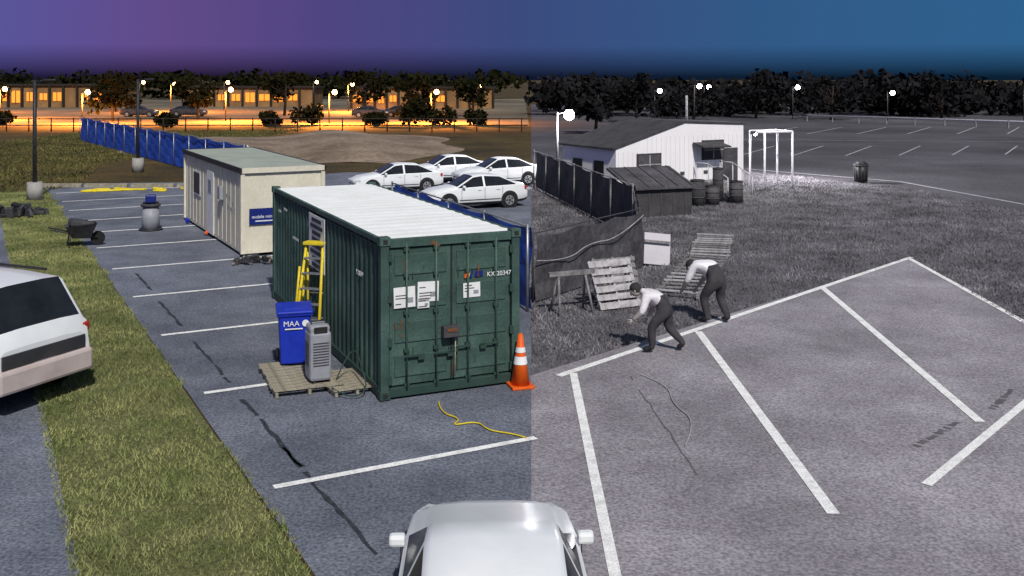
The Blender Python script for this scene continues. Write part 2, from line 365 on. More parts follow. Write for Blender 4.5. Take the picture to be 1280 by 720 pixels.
# ---------------------------------------------------------------- vehicles
SED=[(2.30,.30,.60,.62,.64,.45,'p','p'),(2.22,.22,.70,.76,.74,.58,'p','p'),(1.85,.2,.80,.86,.86,.70,'p','p'),(.98,.2,.93,.89,.98,.72,'g','g'),
(.22,.2,.96,.89,1.40,.60,'g','p'),(-.18,.2,.97,.89,1.45,.61,'p','p'),(-.27,.2,.97,.89,1.45,.61,'g','p'),(-1.0,.2,.98,.89,1.40,.60,'g','g'),
(-1.72,.22,1.0,.87,1.08,.68,'p','p'),(-2.12,.26,.98,.83,1.02,.66,'p','p'),(-2.28,.32,.82,.78,.86,.62,'p','p')]
SUVS=[(2.40,.35,.72,.70,.78,.5,'p','p'),(2.32,.27,.92,.84,.98,.66,'p','p'),(1.9,.25,1.02,.93,1.1,.76,'p','p'),(1.1,.25,1.1,.95,1.16,.78,'g','g'),
(.45,.25,1.12,.95,1.74,.70,'g','p'),(-.1,.25,1.12,.95,1.82,.71,'p','p'),(-.2,.25,1.12,.95,1.82,.71,'g','p'),(-1.1,.25,1.13,.95,1.82,.71,'p','p'),(-1.2,.25,1.13,.95,1.82,.71,'g','p'),(-2.0,.25,1.14,.94,1.78,.69,'p','g'),
(-2.32,.3,1.12,.9,1.2,.8,'p','p'),(-2.4,.36,.9,.86,.95,.75,'p','p')]
def vehicle(name,loc,rz,st,paint,scale=1.0,lower=None,wheels=(1.42,-1.38),wr=.33):
    e=empty(name,loc,rz); e.scale=(scale,)*3
    V=[];F=[];I=[]
    for (x,zl,zb,wb,zt,wt,_,_) in st:
        half=[(wb-.10,zl),(wb-.01,zl+.12),(wb,(zl+zb)/2+.05),(wb-.03,zb-.03),(wb-.07,zb),(wt,zt-.05),(wt-.07,zt),(wt*.45,zt+.018)]
        ring=half+[(-a,b) for a,b in reversed(half)]
        V+=[(x,a,b) for a,b in ring]
    n=16
    for i in range(len(st)-1):
        side,top=st[i][6],st[i][7]
        for j in range(n):
            k=(j+1)%n
            F.append((i*n+j,i*n+k,(i+1)*n+k,(i+1)*n+j))
            mi=0
            if j in (4,10): mi=1 if side=='g' else 0
            if j in (6,7,8): mi=1 if top=='g' else 0
            if j in (0,14): mi=2
            if lower is not None and j in (1,2,12,13): mi=2 if lower else 0
            if j==15: mi=2
            I.append(mi)
    F.append(tuple(range(n))); I.append(0); F.append(tuple(reversed(range((len(st)-1)*n,len(st)*n)))); I.append(0)
    obj('body',V,F,[paint,M['glass'],M['black'] if lower is None else M['suv']],e,I,smooth=True)
    w=st[len(st)//2][3]
    for x in wheels:
        for s in (1,-1):
            cyl('wheel_arch',wr+.07,wr+.07,(x,s*(w-.12),wr+.02),(x,s*(w+.004),wr+.02),M['black'],e,24)
            cyl('tyre',wr,wr,(x,s*(w-.18),wr),(x,s*(w+.02),wr),M['rubber'],e,24)
            cyl('rim',wr*.66,wr*.62,(x,s*(w),wr),(x,s*(w+.03),wr),M['rim'],e,16)
            cyl('hub',wr*.18,wr*.15,(x,s*(w+.02),wr),(x,s*(w+.045),wr),M['black'],e,10)
            for q in range(5):
                a=q*1.2566; box('rim_gap',(wr*.28,.012,wr*.2),(x+math.cos(a)*wr*.4,s*(w+.026),wr+math.sin(a)*wr*.4),M['black'],e,rot=(0,-a,0))
    xf=st[0][0];xr=st[-1][0]
    zf=st[1][2]
    for s in (1,-1):
        box('headlight',(.34,.26,.12),(xf-.18,s*(st[1][3]-.12),zf-.04),M['lens'],e,.03,rot=(0,.15,-s*.35))
        box('tail_light',(.12,.24,.15),(xr+.10,s*(st[-2][3]-.11),st[-2][2]-.13),M['red'],e,.03)
        box('mirror',(.12,.16,.11),(st[3][0]-.22,s*(w+.03),st[3][2]+.06),paint,e,.03)
        box('side_trim',(1.9,.012,.03),(0,s*(w+.004),.42),M['black'],e)
        for xx in (-.22,.85,-1.05): box('door_seam',(.012,.01,.5),(xx,s*(w+.001),.68),M['black'],e)
        for xx in (.02,-.85): box('door_handle',(.16,.02,.025),(xx,s*(w+.006),.84),paint,e,.004)
    box('grille',(.05,.75,.13),(xf-.0,0,st[0][2]-.13),M['black'],e,.015); box('lower_grille',(.05,.95,.1),(xf-.02,0,st[0][1]+.06),M['black'],e,.01)
    box('plate',(.02,.4,.12),(xr-.01,0,st[-1][2]-.2),M['white'],e)
    box('front_plate',(.02,.34,.1),(xf+.03,0,st[0][2]-.16),M['white'],e)
    return e
vehicle('parked_car',(-1.55,40.4,.01),math.radians(180+24),SED,M['carw'],.9)
vehicle('parked_car',(-5.2,45.8,.01),math.radians(180+22),SED,M['carw'],.88)
vehicle('parked_car',(-3.2,50.2,.01),math.radians(180+22),SED,M['carw'],.9)
vehicle('parked_car',(-.7,48.6,.01),math.radians(180+24),SED,M['carw'],.9)
vehicle('parked_car',(-.16,8.6,.026),math.radians(92),SED,M['carw'],.93)
sv=vehicle('sport_utility_vehicle',(-9.6,17.0,.012),math.radians(180-24),SUVS,M['carw'],1.05,lower=True,wheels=(1.5,-1.5),wr=.38)
box('rear_bumper',(.16,1.7,.34),(-2.42,0,.52),M['beige'],sv,.05); box('tailgate_lower',(.03,1.5,.2),(-2.42,0,.8),M['suv'],sv,.01)
for s in (1,-1): box('roof_rail',(1.9,.04,.04),(-.8,s*.62,1.87),M['black'],sv,.01)
# ---------------------------------------------------------------- bin, ladder, machine, pallets
def wheelie(name,loc,rz,m,h=1.0,w=.56):
    e=empty(name,loc,rz)
    bb=box('bin_body',(w*.82,w*.9,h*.88),(0,0,h*.47),m,e,.03)
    for v in bb.data.vertices:
        t=.86+.14*(v.co.z/(h*.88)+.5); v.co.x*=t*1.12; v.co.y*=t*1.08
    box('rim',(w*1.02,w*1.06,.05),(0,0,h*.91),m,e,.012)
    box('lid',(w*1.04,w*1.12,.06),(0,-.0,h*.965),m,e,.025,rot=(.05,0,0))
    box('lid_ridge',(w*.6,w*.7,.02),(0,-.0,h*1.0),m,e,.008,rot=(.05,0,0))
    cyl('handle',.015,.015,(-w*.4,w*.58,h*.92),(w*.4,w*.58,h*.92),m,e,8)
    for s in (1,-1): cyl('wheel',.1,.1,(s*w*.42,w*.4,.1),(s*w*.5,w*.4,.1),M['rubber'],e,14)
    return e
w=wheelie('recycling_bin',(-3.83,18.0,.13),math.radians(15),M['bluebin'],.98,.60)
text('bin_label','MAA',.13,(-.2,-.31,.70),(math.pi/2,0,0),M['white'],w)
box('bin_label_bar',(.3,.006,.02),(-.02,-.302,.65),M['white'],w)
cyl('recycle_mark',.06,.06,(.18,-.298,.74),(.18,-.304,.74),M['white'],w,12)
e=empty('air_scrubber',(-3.2,16.9,.13),math.radians(24))
box('case',(.36,.42,.80),(0,0,.44),M['grey'],e,.05); box('top_cap',(.34,.36,.14),(0,.02,.87),M['grey'],e,.05)
box('control_panel',(.22,.02,.12),(0,-.19,.86),M['black'],e,.005)
for i in range(9): box('vent',(.26,.012,.015),(0,-.213,.3+i*.045),M['dgrey'],e)
for i in range(8): box('side_vent',(.012,.26,.015),(-.183,0,.3+i*.05),M['dgrey'],e)
for s in (1,-1): cyl('caster',.04,.04,(s*.12-.01,-.14,.04),(s*.12+.02,-.14,.04),M['rubber'],e,10)
cyl('handle',.012,.012,(-.12,-.02,.99),(.12,-.02,.99),M['black'],e,8)
for s in(1,-1): cyl('handle_leg',.012,.012,(s*.12,-.02,.93),(s*.12,-.02,.99),M['black'],e,8)
def pallet(name,loc,rz,w,l,m,n=8,rot=None,h=.12):
    e=empty(name,loc,rz)
    if rot: e.rotation_euler=rot
    for i in range(n): box('deck_board',(w*random.uniform(.97,1.03),l/n*random.uniform(.6,.8),.018),(0,-l/2+l/n*(i+.5),h-.009),m,e,.002,rot=(0,0,random.uniform(-.02,.02)))
    for x in (-w/2+.05,0,w/2-.05): box('stringer',(.045,l,h-.038),(x,0,(h-.04)/2+.009),m,e)
    return e
pallet('wooden_pallet',(-3.58,17.30,.012),math.radians(22),1.15,1.75,M['wood'],n=10)
pallet('wooden_pallet',(-2.75,17.05,.012),math.radians(26),.8,1.2,M['wood'],h=.1)
e=empty('step_ladder',(-3.80,19.45,.012),math.radians(24.6+50))
hL=1.95
for s in (1,-1):
    cyl('front_rail',.032,.026,(-.28,s*.26,0),(.12,s*.17,hL),M['yellow'],e,8)
    cyl('rear_rail',.024,.02,(.32,s*.24,0),(.16,s*.17,hL-.05),M['yellow'],e,8)
for i in range(6):
    t=(i+1)/7; box('tread',(.09,.5-.16*t,.03),(-.28+.4*t,0,hL*t),M['metal'],e)
for t in (.25,.5,.75): cyl('rear_brace',.01,.01,(.32-.16*t,-.22+.05*t,hL*t),(.32-.16*t,.22-.05*t,hL*t),M['metal'],e,6)
box('top_cap',(.22,.42,.06),(.14,0,hL),M['yellow'],e,.01)
e2=empty('yellow_hand_truck',(-4.25,20.2,.012),math.radians(30))
for s in (1,-1): cyl('rail',.025,.025,(0,s*.17,.05),(.12,s*.17,1.35),M['yellow'],e2,8)
for z in (.3,.6,.9,1.15): cyl('bar',.02,.02,(.11*z,-.17,z),(.11*z,.17,z),M['yellow'],e2,8)
box('toe_plate',(.25,.4,.015),(-.1,0,.05),M['yellow'],e2)
for s in (1,-1): cyl('wheel',.12,.12,(.08,s*.2,.12),(.08,s*.25,.12),M['rubber'],e2,14)
tube('power_cord',[(-1.15,16.1,.03),(-1.1,15.6,.03),(-.75,15.3,.03),(-.9,15.0,.03),(-.5,15.2,.03),(-.35,14.8,.03),(.05,14.65,.03),(.2,14.5,.03)],.011,M['yellow'])
tube('green_hose',[(-2.9,16.9,.15),(-2.75,17.1,.5),(-2.6,17.1,.6),(-2.45,16.7,.4),(-2.3,16.4,.1),(-2.6,16.2,.05),(-2.9,16.5,.13)],.011,M['greenD'])
tube('power_cord',[(2.2,17.6,.03),(2.6,17,.03),(2.5,16,.03),(2.75,15.2,.03),(2.4,14.2,.03)],.008,M['woodGL'])
def cone(loc,s=1):
    e=empty('traffic_cone',loc,.3); e.scale=(s,)*3
    box('base',(.42,.42,.05),(0,0,.025),M['orange'],e,.01); cyl('cone_body',.17,.04,(0,0,.05),(0,0,.95),M['orange'],e,20)
    cyl('reflective_band',.128,.105,(0,0,.42),(0,0,.56),M['white'],e,20,False); cyl('reflective_band',.095,.08,(0,0,.63),(0,0,.72),M['white'],e,20,False)
cone((.14,16.95,.012),.92)
# ---------------------------------------------------------------- fences
def fence(name,a,b,h,m,braces=False,sag=.08,post=2.4,pm=None):
    a=Vector((*a,0));b=Vector((*b,0));d=(b-a);L=d.length;d.normalize();p=Vector((-d.y,d.x,0))
    e=empty(name)
    n=max(8,int(L/.3));V=[];F=[]
    for i in range(n+1):
        q=a+d*L*i/n
        for j in range(5):
            z=.05+(h-.05)*j/4; 
            if j==4: z-=sag*abs(math.sin(i*.3*math.pi/post*1.0))
            off=p*(.06*math.sin(i*.9+j*1.3)*math.sin(j/4*math.pi)+random.uniform(-.012,.012))
            V.append(q+off+Vector((0,0,z)))
    for i in range(n):
        for j in range(4):
            k=i*5+j; F.append((k,k+5,k+6,k+1))
    obj('screen',V,F,m,e,smooth=False)
    k=int(L/post)
    for i in range(k+1):
        q=a+d*L*i/max(k,1)+p*.09
        cyl('post',.03,.03,q,q+Vector((0,0,h+.08)),pm or M['metal'],e,8)
        if braces: cyl('brace',.022,.022,q-p*.15+Vector((0,0,h)),q-p*1.0+Vector((0,0,.0)),M['white'],e,6)
    cyl('rail',.02,.02,a+p*.09+Vector((0,0,h+.03)),b+p*.09+Vector((0,0,h+.03)),pm or M['metal'],e,6)
    return e
fence('blue_tarp_fence',(-12.6,48.5),(-34.5,82),1.9,M['blue'],True,post=3)
fence('blue_tarp_fence',(.42,22.4),(-3.6,31.5),1.85,M['blue'],post=2.4)
fence('screened_fence',(.55,23.2),(3.5,27.5),1.55,M['tarpG'],post=1.8,pm=M['dgrey'])
fence('screened_fence',(3.9,32.3),(1.1,47.3),1.7,M['dgrey'],post=2.4,pm=M['woodG'])
fence('screened_fence',(3.5,27.9),(3.9,32.0),1.5,M['dgrey'],post=2,pm=M['dgrey'])
tube('tape_strand',[(.55,23.05,1.0),(1.3,24.1,.8),(1.9,25,1.1),(2.7,26.1,1.0),(3.5,27.3,1.45)],.011,M['woodGL'])
e=empty('rail_fence')
for i in range(30): cyl('post',.06,.06,(-60+i*2.1,96,0),(-60+i*2.1,96,1.3),M['bark'],e,6)
for z in (.6,1.2): cyl('rail',.05,.05,(-60,96,z),(1.5,96,z),M['bark'],e,6)
e=empty('guard_rail')
for i in range(22): box('post',(.12,.12,.8),(34+i*2.2,118-i*2.3,.4),M['woodG'],e)
L0=Vector((34,118,.7));L1=Vector((34+46,118-48,.7)); cyl('beam',.1,.1,L0,L1,M['sidG2'],e,8)
# ---------------------------------------------------------------- lamp posts
def lamp(name,loc,h,base=True,emit=None,m=M['black'],r=.09):
    e=empty(name,loc)
    if base: cyl('base',.32,.30,(0,0,0),(0,0,.75),M['conc'],e,18)
    cyl('pole',r,r*.8,(0,0,0),(0,0,h),m,e,12)
    cyl('arm',r*.5,r*.4,(0,0,h-.1),(.5,0,h),m,e,8)
    box('head',(.5,.22,.1),(.6,0,h),m,e,.03)
    if emit: sph('lamp_bulb',.28,(.6,0,h-.14),M['amber'] if emit=='a' else M['wlamp'],e)
    return e
lamp('street_lamp',(-19.9,42.7,0),5.0); lamp('street_lamp',(-20.2,55.3,0),5.0)
k=0
for (x,y,h) in ((-80,146,4.2),(-62,124,3.8),(-47,112,3.6),(-33,118,3.8),(-20,112,3.6),(-9,114,3.6),(-24,150,4.2),(-50,150,4.2),(-74,118,3.2),(-45,160,4.4),(-14,150,4.0),(-5,150,4.0),(-60,165,4.4),(-33,170,4.4)):
    lamp('sodium_street_lamp',(x,y,0),h,False,'a',r=.08)
    k+=1
    if k<=8:
        li=bpy.data.lights.new('sodium_light','SPOT'); li.energy=36000; li.color=(1,.30,.035); li.shadow_soft_size=.3
        li.spot_size=math.radians(168); li.spot_blend=.25
        lo=bpy.data.objects.new('sodium_light',li); C.objects.link(lo); lo.location=(x+.6,y-.8,h-.3)
lamp('lit_street_lamp',(2.3,52,0),3.35,False,'w',M['dgrey'],.07)
li=bpy.data.lights.new('white_light','POINT'); li.energy=2500; li.color=(1,.97,1); li.shadow_soft_size=.2
lo=bpy.data.objects.new('white_light',li); C.objects.link(lo); lo.location=(2.9,51.5,3.1)
for x,y,h in ((21,118,4.2),(24,128,4.0),(44,120,3.4),(58,116,3.6),(34,124,4.0),(17,122,3.6)):
    lamp('lit_street_lamp',(x,y,0),h,False,'w',M['dgrey'],.06)
# ---------------------------------------------------------------- distant buildings (left)
def shop(name,x0,x1,y,h,n,seed):
    r=random.Random(seed)
    e=empty(name,(x0,y,0)); w=x1-x0
    box('walls',(w,8,h),(w/2,4,h/2),M['brick'],e); box('roof',(w+.6,8.6,.3),(w/2,4,h+.15),M['bark'],e)
    for i in range(n):
        x=(i+.5)*w/n; hh=h*r.uniform(.3,.55)
        if r.random()<.25: continue
        box('lit_window',(w/n*r.uniform(.4,.75),.08,hh),(x,-.06,h*.5),M['glowwin'],e)
        box('mullion',(.12,.06,hh),(x,-.14,h*.5),M['bark'],e)
    for i in range(n+1): box('pillar',(.3,.5,h),(i*w/n,-.3,h/2),M['bark'],e)
shop('shop_building',-26,-3,166,3.2,12,1); shop('shop_building',-96,-66,172,3.6,13,2); shop('shop_building',-56,-34,176,3.2,9,3)
for x,y,a in ((-70,120,.2),(-48,132,.1),(-42,133,.1),(-18,130,.05),(-14,131,0)):
    vehicle('parked_car',(x,y,.01),a,SED,M['suv'],1.0)
# ---------------------------------------------------------------- site trailer (right)
e=empty('white_trailer_building',(4.28,42.2,0),math.atan2(.503,.864)); Wd=7.0;D=4.0
pr=[(0,0),(Wd,0),(Wd,3.0),(Wd*.52,3.15),(0,2.15)]
def prism(name,pr,y0,y1,m,par,sel=None):
    n=len(pr);V=[(x,y0,z) for x,z in pr]+[(x,y1,z) for x,z in pr]
    F=[tuple(range(n)),tuple(reversed(range(n,2*n)))]+[(i,i+n,(i+1)%n+n,(i+1)%n) for i in range(n)]
    return obj(name,V,F,m,par)
prism('walls',pr,0,D,M['sidG'],e)
for i in range(28): box('siding_groove',(.012,.006,1.9 if i<6 else 2.5),(i*.25+.12,-.003,1.05 if i<6 else 1.35),M['sidG2'],e)
def roofseg(a,b,t=.08):
    prism('roof',[(a[0],a[1]+.01),(b[0],b[1]+.01),(b[0],b[1]+.01+t),(a[0],a[1]+.01+t)],-.04,D+.15,M['dgrey'],e)
roofseg((-.15,2.1),(Wd*.52,3.15)); roofseg((Wd*.52+.003,3.15),(Wd+.1,3.0))
for x,z,w,h in ((1.7,1.45,1.15,.8),(5.2,1.95,1.1,.72)):
    box('window_frame',(w+.14,.05,h+.14),(x,-.02,z),M['dgrey'],e); box('window',(w,.03,h),(x,-.05,z),M['tarpG'],e); box('window_bar',(.05,.03,h),(x,-.08,z),M['woodGL'],e)
    box('window_bar',(w,.03,.04),(x,-.075,z),M['woodGL'],e)
for y in (1.2,2.8): box('side_window',(.04,.7,.6),(-.015,y,1.3),M['glass'],e)
box('door',(.85,.05,1.9),(6.2,-.02,1.05),M['tarpG'],e)
for i in range(5): box('wall_sign',(.22,.02,.14),(.9+i*1.3,-.02,1.0),M['tarpG'],e)
cyl('chimney',.05,.05,(5.0,1.5,3.0),(5.0,1.5,4.3),M['woodGL'],e,8)
box('skirt',(Wd-.02,.04,.3),(Wd/2,-.03,.15),M['tarpG'],e)
p=empty('entry_steps',(9.0,42.4,0),math.atan2(.503,.864))
for i in range(4): box('step',(1.3,.3,.16*(i+1)),(.6,.3*i,.08*(i+1)),M['woodG'],p)
box('landing',(1.4,1.0,.66),(.6,1.65,.33),M['woodG'],p)
for s in (-.08,1.28):
    for yy in (0,.6,1.2,2.0): cyl('rail_post',.025,.025,(s,yy,0),(s,yy,.95+.5*min(1,yy/1.2)),M['sidG2'],p,6)
    cyl('handrail',.025,.025,(s,0,.95),(s,1.2,1.45),M['sidG2'],p,6); cyl('handrail',.025,.025,(s,1.2,1.45),(s,2.0,1.45),M['sidG2'],p,6)
box('canopy',(1.5,.8,.06),(.6,1.75,2.2),M['dgrey'],p,rot=(.2,0,0))
g=empty('white_pipe_frame',(11.6,47,0),.35)
for x in (0,1.5): 
    for y in (0,1.2): cyl('upright',.05,.05,(x,y,0),(x,y,2.6),M['sidG'],g,8)
for y in (0,1.2): cyl('crossbar',.05,.05,(0,y,2.6),(1.5,y,2.6),M['sidG'],g,8)
for x in (0,1.5): cyl('crossbar',.05,.05,(x,0,2.6),(x,1.2,2.6),M['sidG'],g,8)
fl=empty('wall_flood_lamp',(11.0,46.7,2.6)); box('lamp_head',(.22,.14,.14),(0,0,0),M['dgrey'],fl,.02); sph('bulb',.07,(.1,.0,-.08),M['wlamp'],fl)
li=bpy.data.lights.new('flood_light','POINT'); li.energy=2600; li.color=(1,.97,1); li.shadow_soft_size=.15
lo=bpy.data.objects.new('flood_light',li); C.objects.link(lo); lo.location=(13.6,50.5,3.1)
s=empty('low_tarp_shed',(4.35,37.2,0),.36)
prism('body',[(0,0),(2.5,0),(2.5,1.0),(0,1.0)],0,1.8,M['dgrey'],s)
V=[(-.1,-.15,1.02),(2.6,-.15,1.02),(2.6,1.9,1.6),(-.1,1.9,1.6),(-.1,-.15,1.1),(2.6,-.15,1.1),(2.6,1.9,1.68),(-.1,1.9,1.68)]
obj('sloped_lid',V,[(0,1,2,3),(7,6,5,4),(0,4,5,1),(1,5,6,2),(2,6,7,3),(3,7,4,0)],M['tarpG'],s)
for i in range(5): box('lid_rib',(.05,2.1,.03),(.05+i*.6,.87,1.40),M['dgrey'],s,rot=(.276,0,0))
for i in range(5): box('board',(.03,.02,1.0),(.2+i*.5,-.01,.52),M['tarpG'],s)
def barrel(loc,h=1.0,r=.28,m=M['dgrey']):
    e=empty('oil_drum',loc)
    cyl('drum',r,r,(0,0,0),(0,0,h),m,e,20)
    for z in (.02,h*.35,h*.67,h-.02): cyl('hoop',r+.015,r+.015,(0,0,z-.02),(0,0,z+.02),M['tarpG'],e,20)
barrel((7.35,40.6,.01),1.05); barrel((8.0,40.9,.01),.8,m=M['tarpG']); barrel((9.1,41.6,.01),.9,m=M['tarpG']); barrel((8.45,42.0,.01),1.4,.22)
def trash(loc):
    e=empty('litter_bin',loc)
    cyl('bin_body',.27,.33,(0,0,.05),(0,0,.85),M['black'],e,18); cyl('rim',.36,.36,(0,0,.83),(0,0,.9),M['dgrey'],e,18); cyl('lid',.36,.15,(0,0,.9),(0,0,1.05),M['black'],e,18)
    for i in range(14):
        a=i*.4488; cyl('slat',.015,.015,(.29*math.cos(a),.29*math.sin(a),.05),(.345*math.cos(a),.345*math.sin(a),.83),M['dgrey'],e,5)
trash((16.9,49.6,.01))
def rack(loc,rz,w,l,n,m):
    e=empty('slatted_rack',loc,rz)
    for s in (-1,1): box('side_rail',(.07,l,.09),(s*w/2,0,.05),M['woodG'],e,.004)
    for i in range(n): box('slat',(w+random.uniform(.04,.2),.10,.03),(random.uniform(-.04,.04),-l/2+l*(i+.5)/n,.115),random.choice([m,M['woodG']]),e,.003,rot=(0,0,random.uniform(-.12,.12)))
rack((4.7,26.2,.05),math.radians(-19),.95,5.6,13,M['woodGL']); rack((6.0,30.6,.07),math.radians(-14),1.0,3.6,9,M['woodGL'])
pallet('wooden_pallet',(2.25,22.9,.48),0,1.1,1.15,M['woodGL'],n=6,rot=(math.radians(62),0,math.radians(28)))
pallet('wooden_pallet',(2.35,23.35,.45),0,1.1,1.15,M['woodG'],n=7,rot=(math.radians(68),0,math.radians(24)))
e=empty('leaning_panel',(3.95,27.9,.45),.2); box('board',(.75,.04,.85),(0,0,0),M['sidG2'],e,.005,rot=(-.25,.12,0)); box('batten',(.75,.03,.07),(0,-.04,.2),M['woodG'],e,rot=(-.25,.12,0))
e=empty('saw_horse',(1.3,22.3,0),.4)
for x in (-.4,.4):
    for yy in (-.25,.25): cyl('leg',.03,.03,(x,yy,0),(x*.8,0,.85),M['woodG'],e,6)
box('beam',(1.1,.09,.09),(0,0,.87),M['woodG'],e)
# ---------------------------------------------------------------- small left objects
e=empty('trash_barrel',(-12.1,34.3,.01),.3)  # trash barrel with a dark-blue box on top, carries no lamp
cyl('drum',.3,.26,(0,0,0),(0,0,.8),M['grey'],e,18); cyl('lid',.32,.32,(0,0,.8),(0,0,.88),M['dgrey'],e,18)
box('top_box',(.34,.3,.26),(0,0,1.05),M['navy'],e,.03); box('bracket',(.5,.1,.06),(0,0,.92),M['black'],e); cyl('foot',.4,.36,(0,0,0),(0,0,.07),M['black'],e,16)
e=empty('wheelbarrow',(-13.1,31.0,.02),.5); e.scale=(1.05,)*3
V=[(-.4,-.3,.6),(.45,-.3,.66),(.45,.3,.66),(-.4,.3,.6),(-.2,-.17,.25),(.28,-.17,.22),(.28,.17,.22),(-.2,.17,.25)]
obj('tray',V,[(4,5,1,0),(5,6,2,1),(6,7,3,2),(7,4,0,3),(4,7,6,5)],M['black'],e)
box('load',(.6,.4,.2),(.02,0,.65),M['dgrey'],e,.06,rot=(.1,.2,.2))
cyl('wheel',.2,.2,(.5,-.04,.2),(.5,.04,.2),M['rubber'],e,16)
for s in (1,-1): cyl('shaft',.02,.02,(.5,s*.06,.2),(-.8,s*.28,.55),M['black'],e,6); cyl('leg',.02,.02,(-.25,s*.2,.35),(-.3,s*.22,0),M['black'],e,6)
def debris(name,x,y,r,mats,n=14):
    e=empty(name,(x,y,.01))
    for i in range(n):
        sz=[random.uniform(.08,.35)*r for _ in range(3)]
        box('item',sz,(random.uniform(-r,r),random.uniform(-r,r)*.6,sz[2]/2+random.uniform(0,.1)),random.choice(mats),e,.01,rot=(random.uniform(-.3,.3),random.uniform(-.3,.3),random.uniform(0,3)))
debris('debris_pile',-7.1,28.1,.55,[M['black'],M['dgrey'],M['wood']],22); debris('debris_pile',-18.2,37.5,1.1,[M['black'],M['dgrey'],M['suv']],26)
debris('debris_pile',-11,36,.5,[M['bluebin'],M['grey'],M['orange']],8); debris('debris_pile',-9.6,33.2,.4,[M['orange'],M['grey'],M['black']],7)
for k in range(4):
    x=-18.5+k*1.3;y=46+random.uniform(-.6,.6)
    tube('yellow_hose',[(x+random.uniform(-1,1),y+random.uniform(-.7,.7),.05) for _ in range(9)],.05,M['yellow'])
e=empty('timber_kerb');
for i in range(6): box('timber',(2.0,.2,.18),(-21+i*2.15,47.6,.09),M['wood'],e,.01,rot=(0,0,random.uniform(-.05,.05)))
# ---------------------------------------------------------------- people
def skinmesh(name,P,E,R,root,mats,labels=None,parent=None,sub=2):
    me=bpy.data.meshes.new(name+'_sk'); me.from_pydata(P,E,[]); ob=bpy.data.objects.new(name+'_sk',me); C.objects.link(ob)
    md=ob.modifiers.new('s','SKIN'); md.use_smooth_shade=True
    for i,r in enumerate(R):
        d=me.skin_vertices[0].data[i]; d.radius=(r,r) if not isinstance(r,tuple) else r; d.use_root=(i==root)
    ss=ob.modifiers.new('u','SUBSURF'); ss.levels=sub; ss.render_levels=sub
    bpy.context.view_layer.update()
    dg=bpy.context.evaluated_depsgraph_get(); nm=bpy.data.meshes.new_from_object(ob.evaluated_get(dg))
    nm.name=name; bpy.data.objects.remove(ob)
    nm.materials.clear()
    for m in mats: nm.materials.append(m)
    for p in nm.polygons:
        p.use_smooth=True
        if labels:
            c=p.center;best=9;bi=0
            for (a,b),l in zip(E,labels):
                A=Vector(P[a]);B=Vector(P[b]);d=B-A;t=max(0,min(1,(c-A).dot(d)/d.length_squared));q=(c-A-d*t).length-.5*(R[a]+(R[b]-R[a])*t)
                if q<best: best=q;bi=l
            p.material_index=bi
    o=bpy.data.objects.new(name,nm); C.objects.link(o)
    if parent: o.parent=parent
    return o
def person(loc,rz,shirt,J):
    e=empty('person',loc,rz)
    P=[J['pelvis'],J['waist'],J['chest'],J['neck'],J['skull']]
    R=[.155,.155,.19,.062,.07]; E=[(0,1),(1,2),(2,3),(3,4)];Lb=[1,0,0,2]
    for s in ('l','r'):
        i=len(P)
        P+=[J[s+'sh'],J[s+'el'],J[s+'wr']]; R+=[.092,.066,.036]; 
        E+=[(2,i),(i,i+1),(i+1,i+2)]; Lb+=[0,0,2]
        i=len(P)
        P+=[J[s+'hip'],J[s+'kn'],J[s+'an'],J[s+'toe']]; R+=[.125,.09,.064,.045]
        E+=[(0,i),(i,i+1),(i+1,i+2),(i+2,i+3)]; Lb+=[1,1,1,3]
    skinmesh('body',P,E,R,0,[shirt,M['trous'],M['skin'],M['black']],Lb,e)
    hd=Vector(J['head']); n=Vector(J['face']).normalized()
    h=sph('head',.105,hd,M['skin'],e,(1.02,.84,1.12),3)
    q=n.to_track_quat('X','Z'); h.rotation_mode='QUATERNION'; h.rotation_quaternion=q
    hr=sph('hair',.112,hd+q@Vector((-.022,0,.022)),M['hair'],e,(1.0,.86,1.08),3); hr.rotation_mode='QUATERNION'; hr.rotation_quaternion=q
    for sg in (1,-1):
        sph('eye',.012,hd+q@Vector((.098,sg*.034,.004)),M['black'],e,sub=1); sph('ear',.028,hd+q@Vector((-.005,sg*.09,0)),M['skin'],e,(.6,.35,1))
    sph('nose',.018,hd+q@Vector((.112,0,-.022)),M['skin'],e,(1,.7,1.2)); m=box('mouth',(.01,.045,.008),hd+q@Vector((.1,0,-.062)),M['trous'],e)
    m.rotation_mode='QUATERNION'; m.rotation_quaternion=q
    for s,sg in (('l',1),('r',-1)):
        w=Vector(J[s+'wr']); d=(w-Vector(J[s+'el'])).normalized(); side=Vector((0,1,0)).cross(d).normalized(); ac=d.cross(side)
        P=[tuple(w),tuple(w+d*.05),tuple(w+d*.085)];R=[.028,.03,.028];E=[(0,1),(1,2)]
        for k,(o_,l) in enumerate(((-.03,.06),(-.01,.075),(.012,.07),(.032,.055))):
            i=len(P);b=w+d*.09+side*o_; P+=[tuple(b),tuple(b+d*l*.5-ac*.008*sg),tuple(b+d*l*.85-ac*.03*sg)];R+=[.0095,.009,.007];E+=[(2,i),(i,i+1),(i+1,i+2)]
        i=len(P);b=w+d*.03+side*-.035;P+=[tuple(b),tuple(b+d*.03-side*.025),tuple(b+d*.06-side*.03)];R+=[.012,.01,.008];E+=[(1,i),(i,i+1),(i+1,i+2)]
        skinmesh('hand',P,E,R,0,[M['skin']],None,e,1)
    return e
